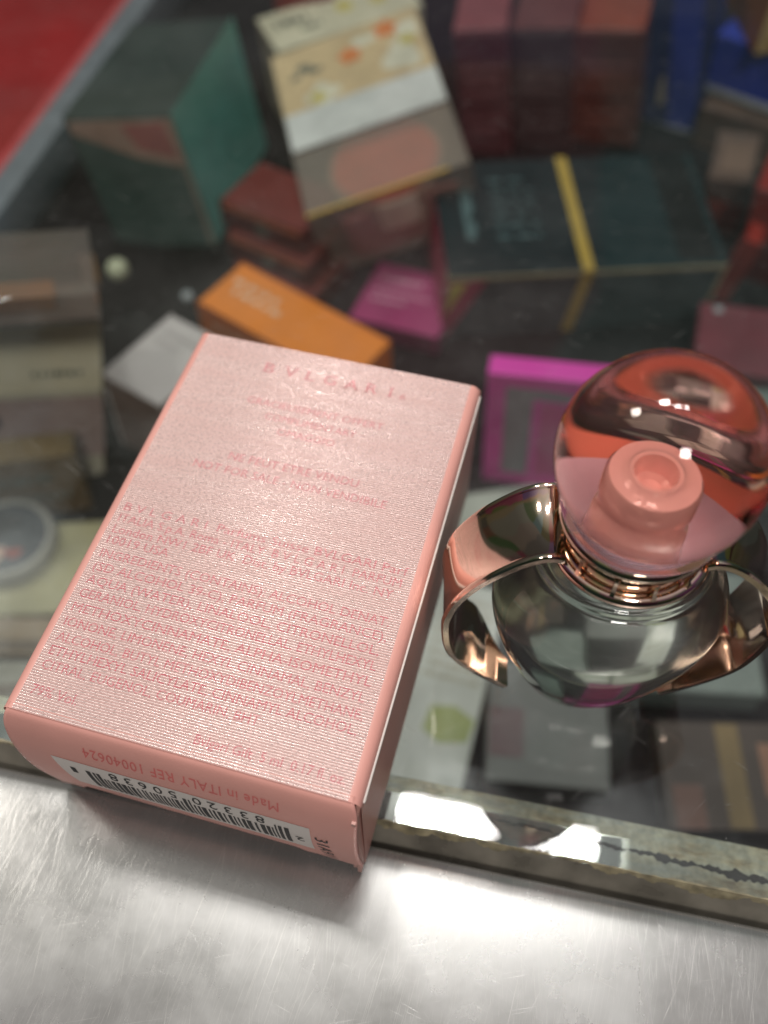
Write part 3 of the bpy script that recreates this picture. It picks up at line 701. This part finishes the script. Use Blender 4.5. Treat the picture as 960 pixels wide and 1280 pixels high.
blob('grey_mark', -19, 32, 3.2, greyprint, card, h_ + .92, 7, 9, .7); blob('grey_mark', -15, 29, 3.4, greyprint, card, h_ + .93, 6, 10, .5); blob('grey_mark', -23, 28, 2.4, greyprint, card, h_ + .93, 6, 11, .6)
mb = MB(); mb.lathe([(0, 14), (22.5, 14), (22.5, 27), (21.7, 28), (20.9, 27.4), (20.9, 26.6), (0, 26.6)], 64, c=(2, -24, 0)); pan = mb.build('pan_case', cm('pan_case_clear', (.62, .50, .42), .25), t, smooth=True)
mb = MB(); mb.lathe([(0, 26.7), (20.7, 26.7), (20.1, 28.4), (0, 29.4)], 64, c=(2, -24, 0)); mb.build('coral_pan', coral, pan, smooth=True)
mb = MB(); mb.box(-w_, w_ - 8, -d_ + .0, -d_ + 1.3, h_ - .8, h_ + .3); mb.build('gold_edge', goldline, t)
mb = MB(); mb.box(-w_ + 12, w_ - 6, -d_ + 1, -d_ + 3, 3, 24); mb.build('rose_liner', cm('rose_liner', (.48, .16, .17)), t)
t2 = Carton('cosmetic_carton', 'cream carton with grey and yellow prints behind the peach blusher pack', 'carton', (-102.1, 399.7, Z0), (69.2, 28.6, 44.9), (1.3, -4.6, 34.7), [cream])
t2.smears('grey_print', 'top', [(.08, .3, .55, .18), (.22, .36, .3, .12)], greyprint); t2.disc('yellow_print', 'top', .55, .6, 4, yellow_p); t2.disc('yellow_print', 'top', .78, .55, 4, yellow_p)
t3 = Carton('cosmetic_carton', 'red carton standing between the big teal cube and the cream carton', 'carton', (-128, 420, Z0), (26, 40, 50), (0, 0, 20), [cm('deep_red_card', (.30, .05, .045))])
t4 = Carton('jar', 'small pale green jar beside the big teal cube and blusher pack', 'jar', (-104, 348, Z0), (12, 12, 24), (0, 0, 10), [cm('pale_green_plastic', (.50, .54, .42))], body='jar_body', bevel=3)

# dark teal gift box with a gold band
deep = cm('deep_teal_card', (0.010, 0.024, 0.028), 0.35); deep2 = cm('deep_teal_lit_front', (0.065, 0.085, 0.09), 0.45); wine = cm('wine_card', (0.40, 0.06, 0.11))  # front painted lighter to make up for the weak light on it
gold_r = cm('gold_ribbon', (0.52, 0.36, 0.08), 0.4, .1); goldt = cm('thin_gold_edge', (0.42, 0.36, 0.22), 0.4)
c = Carton('gift_box', 'wide dark teal gift box wrapped with one thin gold band', 'gift box', (8.2, 294.4, -130.6), (103.4, 57.1, 36), (6.5, 2.1, 17.4), [deep, deep2, wine])
c.rect('gold_band', 'top', .475, .515, 0, 1, gold_r, .4); c.panel('gold_band', 'front', [(.475, 1), (.515, 1), (.50, 0), (.46, 0)], gold_r, .4)
c.rect('gold_edge', 'front', .0, 1, .94, .99, goldt, .25); c.rect('gold_edge', 'front', .985, 1, 0, .93, goldt, .25); c.rect('gold_edge', 'left', .95, .99, .0, 1, goldt, .25)
c.panel('wine_corner', 'front', [(0, .92), (.14, .92), (.03, .1), (0, 0)], wine, .2); c.panel('yellow_corner', 'front', [(.01, .9), (.07, .9), (.01, .45)], cm('yellow_card', (.60, .50, .10)), .35)
teal_print = cm('pale_teal_print', (.10, .17, .18))
c.smears('pale_print', 'top', [(.09, .13, v / 20, .045) for v in range(6, 15)] + [(.20, .36, v / 20, .02) for v in range(6, 17, 2)], teal_print, .2, 3)
c.rect('black_area', 'top', .83, .97, .04, .98, cm('near_black', (.008, .008, .009), .4), .25)  # near-black area across one end of the top
c.smears('fine_print', 'front', [(.2, .95, v / 10, .03) for v in (2, 4, 6, 8)], cm('dull_print', (.05, .055, .055)), .2, 4)

# orange carton
c = Carton('cosmetic_carton', 'bright orange carton lying just behind the far edge of the pink carton', 'carton', (-80.5, 219.8, -118), (66.7, 24.2, 18.7), (.8, .6, -24.4), [cm('orange_card', (.86, .26, .035), .4, .05), cm('orange_side', (.80, .20, .03), .4, .05)])
c.smears('white_print', 'top', [(.06, .36, .62, .1), (.10, .42, .44, .1)], cm('peach_print', (.85, .55, .36)), .2, 6); c.smears('white_print', 'front', [(.08, .5, .5, .16)], cm('peach_print', (.85, .55, .36)), .2, 53)
c2 = Carton('cosmetic_carton', 'flat dark carton lying under the bright orange carton', 'carton', (-80.5, 222, Z0), (60, 22, 12.4), (0, 0, -22), [cm('dark_brown_card', (.05, .02, .02))])
# pale carton poking out behind the pink carton
c = Carton('cosmetic_carton', 'pale mauve white carton half hidden behind the far corner of the pink carton', 'carton', (-116.6, 189.7, Z0), (25.4, 34.7, 35.2), (-3.1, .6, -21.3), [cm('mauve_white_card', (.60, .55, .55), .4, .04), cm('dusty_pink_card', (.26, .17, .15))]); c.smears('grey_print', 'top', [(.15, .7, .75, .05), (.15, .55, .62, .04)], cm('soft_grey_print', (.42, .38, .38)), .2, 52)
# pink carton behind the bottle
hot = cm('hot_pink_card', (.62, .06, .32), .3); hotlit = cm('hot_pink_lit', (.80, .07, .48), .3, .05); greyp = cm('grey_panel', (.24, .20, .22))  # top painted a brighter pink than the front, as if lit
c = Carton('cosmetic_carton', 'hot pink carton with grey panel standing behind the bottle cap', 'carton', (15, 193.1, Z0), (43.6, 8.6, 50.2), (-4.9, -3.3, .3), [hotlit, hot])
c.rect('grey_panel', 'front', .14, .34, .12, .90, greyp); c.panel('grey_panel', 'front', [(.34, .82), (.98, .80), (.98, .86), (.34, .90)], greyp); c.rect('magenta_panel', 'front', .40, .96, .14, .78, cm('magenta_card', (.50, .05, .20)), .2)
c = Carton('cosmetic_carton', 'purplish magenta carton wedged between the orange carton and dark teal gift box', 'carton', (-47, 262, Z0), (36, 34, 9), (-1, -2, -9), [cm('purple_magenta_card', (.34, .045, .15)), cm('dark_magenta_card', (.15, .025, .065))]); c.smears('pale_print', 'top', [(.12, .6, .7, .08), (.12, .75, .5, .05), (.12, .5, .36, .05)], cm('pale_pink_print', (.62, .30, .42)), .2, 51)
c = Carton('lip_gloss_box', 'slim bright pink box lying in front of the dark teal gift box', 'carton', (52, 236, -118), (17, 5, 4), (0, 0, -8), [cm('bright_pink_card', (.55, .10, .34))])
# stacked maroon cartons by the blusher pack
mar = [cm('maroon_card', (.17, .035, .03), .4), cm('maroon_front', (.12, .024, .022), .4)]
stripe = cm('copper_stripe', (.55, .17, .09), .35)
labs = ['maroon carton with copper edge, topmost of three stacked beside the blusher pack', 'maroon carton with copper edge, middle of three stacked beside the blusher pack', 'maroon carton with copper edge, lowest of three stacked beside the blusher pack']
for k in range(3):
    c = Carton('flat_carton', labs[k], 'carton', (-101.5 + 2.5 * k, 282 - 5 * k, -108.2 - 11.2 * k), (38, 27, 10.8), (0, 0, -19), mar, 'maroon cartons stacked beside the blusher pack')
    c.rect('copper_edge', 'front', .03, .97, .72, .97, stripe); c.disc('round_print', 'front', .5, .4, 2.6, greyprint)
# cartons in a row at the far side
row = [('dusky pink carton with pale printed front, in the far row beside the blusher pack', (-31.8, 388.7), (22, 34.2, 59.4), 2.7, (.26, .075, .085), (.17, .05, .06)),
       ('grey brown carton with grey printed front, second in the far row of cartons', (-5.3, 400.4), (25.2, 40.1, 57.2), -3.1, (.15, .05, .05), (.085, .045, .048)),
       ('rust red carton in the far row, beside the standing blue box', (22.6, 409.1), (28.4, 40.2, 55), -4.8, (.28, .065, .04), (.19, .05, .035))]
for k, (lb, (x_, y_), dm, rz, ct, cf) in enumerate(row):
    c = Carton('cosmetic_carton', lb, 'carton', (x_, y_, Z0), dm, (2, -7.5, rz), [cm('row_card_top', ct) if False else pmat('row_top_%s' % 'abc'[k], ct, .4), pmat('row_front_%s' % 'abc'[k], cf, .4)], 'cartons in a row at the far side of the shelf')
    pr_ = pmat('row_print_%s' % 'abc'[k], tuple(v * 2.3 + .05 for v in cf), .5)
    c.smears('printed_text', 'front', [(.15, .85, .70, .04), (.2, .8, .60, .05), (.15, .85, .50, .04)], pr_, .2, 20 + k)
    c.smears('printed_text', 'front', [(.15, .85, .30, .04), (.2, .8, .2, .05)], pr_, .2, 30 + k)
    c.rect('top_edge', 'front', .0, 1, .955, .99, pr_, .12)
# blue boxes and orange box at the far corner
blue = cm('royal_blue_card', (.05, .075, .50), .3, .1); navy = cm('navy_card', (.04, .045, .17), .35)
silver = cm('silver_edge', (.60, .62, .66), .3)
c = Carton('cosmetic_carton', 'tall royal blue carton standing at the end of the far row', 'carton', (53.2, 417.3, Z0), (27, 20.1, 79.2), (5, -9.6, -26.3), [blue, blue, navy])
c.rect('navy_panel', 'front', .02, .52, .02, .98, navy); c.panel('beige_mark', 'front', [(.3, .13), (.46, .16), (.44, .34), (.36, .30)], cm('beige_print', (.55, .47, .38)), .3); c.rect('silver_edge', 'front', .0, 1, .0, .025, silver, .3)
c = Carton('cosmetic_carton', 'low royal blue carton with a silver bottom edge, on top of the brown carton', 'carton', (84, 408, -109.2), (40, 22, 26), (3.6, -2, -28), [blue]); c.rect('silver_edge', 'front', .0, 1, .0, .12, silver, .3)
c = Carton('cosmetic_carton', 'grey brown carton under the low royal blue carton', 'carton', (88, 405, Z0), (44, 34, 20), (2, -2, -23), [cm('grey_brown_card', (.15, .095, .075))]); c.rect('pale_edge', 'front', 0, 1, .0, .12, cm('tan_edge', (.28, .18, .13)))
c = Carton('cosmetic_carton', 'orange gold carton standing on the low royal blue carton', 'carton', (82.5, 415, -82.9), (30, 44, 46), (0, 0, 15), [cm('gold_orange_card', (.62, .30, .07)), cm('gold_lit_card', (.70, .42, .14)), cm('brown_orange_card', (.34, .12, .03))]); c.rect('gold_edge', 'front', 0, .12, 0, 1, cm('lit_gold_edge', (.80, .58, .26)), .2)  # front face and its edge strip painted lighter, as if lit
# reds to the side of the gift box
c = Carton('cosmetic_carton', 'brown carton with a brick red label behind the end of the gift box', 'carton', (74, 350, Z0), (17, 33, 27), (.8, -3.9, -7), [cm('taupe_card', (.13, .085, .07)), cm('taupe_front', (.11, .06, .05))]); c.rect('brick_label', 'front', .06, .94, .05, .65, cm('brick_print', (.26, .045, .035))); c.rect('pale_label', 'top', .2, .9, .2, .8, cm('sand_print', (.20, .13, .10)))
c = Carton('cosmetic_carton', 'scarlet carton standing beside the brown carton with brick label', 'carton', (93, 322, Z0), (20, 30, 43), (1.3, -5.9, -15), [cm('scarlet_card', (.26, .018, .014)), cm('dark_scarlet_card', (.28, .02, .012))]); c.rect('dark_foot', 'front', 0, 1, 0, .45, cm('wine_print', (.12, .015, .015)))
c = Carton('cosmetic_carton', 'thin bright red carton leaning beside the corner of the gift box', 'carton', (74.5, 300, Z0), (6, 12, 30), (0, 8, -12), [cm('bright_red_card', (.28, .02, .012))])
c = Carton('cosmetic_carton', 'low maroon pink carton lying near the gift box corner, beyond the bottle cap', 'carton', (80, 254, Z0), (36, 34, 19), (.1, -4, -4), [cm('maroon_pink_card', (.17, .04, .055)), cm('maroon_pink_side', (.12, .03, .04))]); c.disc('silver_seal', 'top', .18, .9, 1.8, cm('dull_silver', (.34, .36, .38), .4), .4)

# clear stand and cream goods at the near side
smoke = clear_sheet('smoky_acrylic', (.66, .60, .58), 2.2, milk=0.2)
t = thing('acrylic_case', 'smoky clear acrylic case holding an amber strip, lying on top of the buff cream carton', 'clear case', (-139, 168, -51.0), (-1.8, 9.0, 26.7))
mb = MB(); mb.box(-26, 19, -13.5, 15.5, 0, 10.5); mb.build('case_shell', smoke, t, bevel=.8)
mb = MB(); mb.box(-25, 19, -13.5, 13.5, 0.6, 2.2); mb.build('case_floor', cm('taupe_card_floor', (.26, .21, .19)), t)
mb = MB(); mb.box(-24, 8, -9.5, -2.5, 2.4, 7); mb.build('amber_strip', cm('amber_print', (.50, .20, .035)), t)
mb = MB(); mb.box(-8, 15, 2.5, 11, 2.4, 7); mb.build('grey_strip', cm('slate_print', (.10, .085, .09)), t)
cream2 = cm('buff_card', (.60, .54, .42), .5, .05)
c = Carton('cosmetic_carton', 'buff cream carton with a thin dark line of print beside the pale mauve carton', 'carton', (-160.8, 162.5, -129.5), (44, 17.8, 77), (-9.6, 14.5, 28.6), [cm('brown_orange_top', (.22, .12, .05)), cream2, cream2])
c.rect('cream_upper', 'front', .0, 1, .50, .97, cm('cream_front', (.84, .74, .54), .5, .04)); c.smears('dark_print', 'front', [(.52, .86, .58, .025)], greyprint, .3, 8)
c.rect('pink_lower', 'front', .0, 1, .14, .47, cm('pink_taupe_print', (.42, .29, .27), .5, .1)); c.disc('dark_spot', 'front', .2, .36, 3.6, cm('plum_print', (.05, .03, .04)), .35)
c = Carton('cosmetic_carton', 'mustard brown carton with dark print lying below the buff cream carton', 'carton', (-158, 146.5, Z0), (44, 10, 31), (0, 4, 24), [cm('mustard_card', (.20, .13, .05)), cm('mustard_front', (.17, .10, .04))]); c.smears('dark_print', 'front', [(.1, .9, .3, .12), (.3, .8, .6, .14)], greyprint, .3, 9)
c = Carton('cosmetic_carton', 'yellow cream flat carton holding the round compact', 'carton', (-141, 122, Z0), (58, 34, 6), (0, 0, 14), [cm('yellow_cream_card', (.42, .38, .22)), cm('tan_side_card', (.35, .24, .12))])
t = thing('compact', 'round black and grey compact lying on the yellow cream carton', 'compact', (-152.5, 127.5, Z0 + 6.2), (0, 0, 11))
mb = MB(); mb.lathe([(0, 0), (14.4, 0), (15, 1), (15, 5), (14.4, 6), (13.2, 6.1), (12.8, 5.5), (0, 5.5)], 64); cb = mb.build('case', cm('grey_rim', (.40, .38, .34)), t, smooth=True, sharp=40)
mb = MB(); mb.lathe([(0, 5.55), (12.7, 5.55), (12.5, 6.0), (0, 6.0)], 64); mb.build('dark_lid', cm('charcoal_lid', (.07, .075, .085), .25), t, smooth=True, sharp=40)
blob('black_print', -3, 4.5, 5.5, cm('jet_print', (.008, .008, .01)), t, 6.15, 3, 21); blob('beige_print', -4, -7, 5.4, pinkbeige, t, 6.15, 3, 22, .6); blob('red_print', 3.5, -6, 3, cm('red_print', (.28, .06, .05)), t, 6.17, 3, 23, .6)
for k, (y_, cc, lb) in enumerate(((98, (.30, .20, .10), 'tan banded flat carton lying nearer than the yellow cream carton'), (84, (.34, .32, .26), 'pale grey flat carton lying nearest the front rail, beside the pink carton'))):
    c = Carton('flat_carton', lb, 'carton', (-134 + 4 * k, y_, Z0), (58, 12.5, 7), (0, 0, 10), [pmat('flat_%s' % 'ab'[k], cc, .5)]); c.rect('brown_band', 'top', 0, 1, .1, .4, pmat('band_%s' % 'ab'[k], (.13, .08, .04), .5))
for lb, loc_, r_, mt in (('small cream plastic bead beside the buff cream carton', (-158, 246, -112), 4.2, cm('cream_plastic', (.62, .64, .46))), ('tiny shiny silver bead beside the orange carton', (-130, 243, -118), 2.2, cm('silver_plastic', (.50, .55, .58), .2))):
    t = thing('bead', lb, 'bead', loc_); mb = MB(); mb.lathe([(.6, -r_)] + [(r_ * math.cos(R(a)), r_ * math.sin(R(a))) for a in range(-75, 90, 15)] + [(.6, r_)], 32, closed=True); mb.build('bead_body', mt, t, smooth=True)

# papers lying under and round the bottle
greyg = cm('grey_green_paper', (.46, .48, .43), .6); whitep = cm('grey_white_paper', (.66, .67, .63), .6)
c = Carton('leaflet', 'grey green leaflet with a dark slash lying behind the bottle', 'leaflet', (14, 172, Z0), (62, 34, 1.2), (0, 0, 22), [greyg], bevel=.2, body='sheet'); c.panel('dark_slash', 'top', [(.5, .1), (.58, .1), (.72, .9), (.66, .9)], greyprint, .1); c.panel('dark_slash', 'top', [(.05, .1), (.4, .02), (.45, .3), (.1, .5)], greyprint, .1)
c = Carton('leaflet', 'grey white leaflet with a yellow green patch lying between pink carton and bottle', 'leaflet', (-7, 108, Z0), (24, 76, 1.2), (0, 0, -4), [whitep], bevel=.2, body='sheet'); c.panel('green_patch', 'top', [(.36, .33), (.6, .29), (.93, .32), (.97, .41), (.7, .45), (.4, .43)], cm('lime_print', (.44, .48, .22), .6), .1)
c.smears('faint_print', 'top', [(.2, .9, v / 20, .02) for v in range(11, 19)], cm('beige_faint_print', (.42, .36, .26)), .1, 12)
c = Carton('cosmetic_carton', 'pale grey carton lying on the shelf below the front of the bottle', 'carton', (24, 101, Z0), (34, 36, 9), (0, 0, 6), [cm('plum_card', (.20, .20, .195), .4)]); c.rect('rose_patch', 'top', .02, .3, .2, .6, cm('rose_dark_print', (.20, .13, .14)))
c = Carton('cosmetic_carton', 'dark grey green carton lying on the shelf beside the bottle', 'carton', (84, 215, Z0), (40, 42, 14), (0, 0, 3), [cm('grey_green_card', (.16, .20, .185), .4)])
c = Carton('cosmetic_carton', 'slate grey carton lying on the shelf below the bottle hoop', 'carton', (60, 137, Z0), (42, 40, 12), (0, 0, 8), [cm('slate_card', (.21, .24, .225), .4)])
c = Carton('cosmetic_carton', 'dark brown carton with tan and peach stripes near the front rail', 'carton', (76, 96, Z0), (40, 30, 10), (0, 0, 10), [cm('umber_card', (.10, .075, .065), .4)]); c.rect('tan_stripe', 'top', .40, .56, .02, .98, cm('tan_mark', (.26, .18, .09))); c.rect('peach_patch', 'top', .68, .92, .3, .8, cm('peach_mark', (.36, .19, .13))); c.rect('red_patch', 'top', .05, .25, .0, .4, cm('red_brown_mark', (.20, .11, .09)))  # coloured marks on top, some of them painted reflections of the counter glass
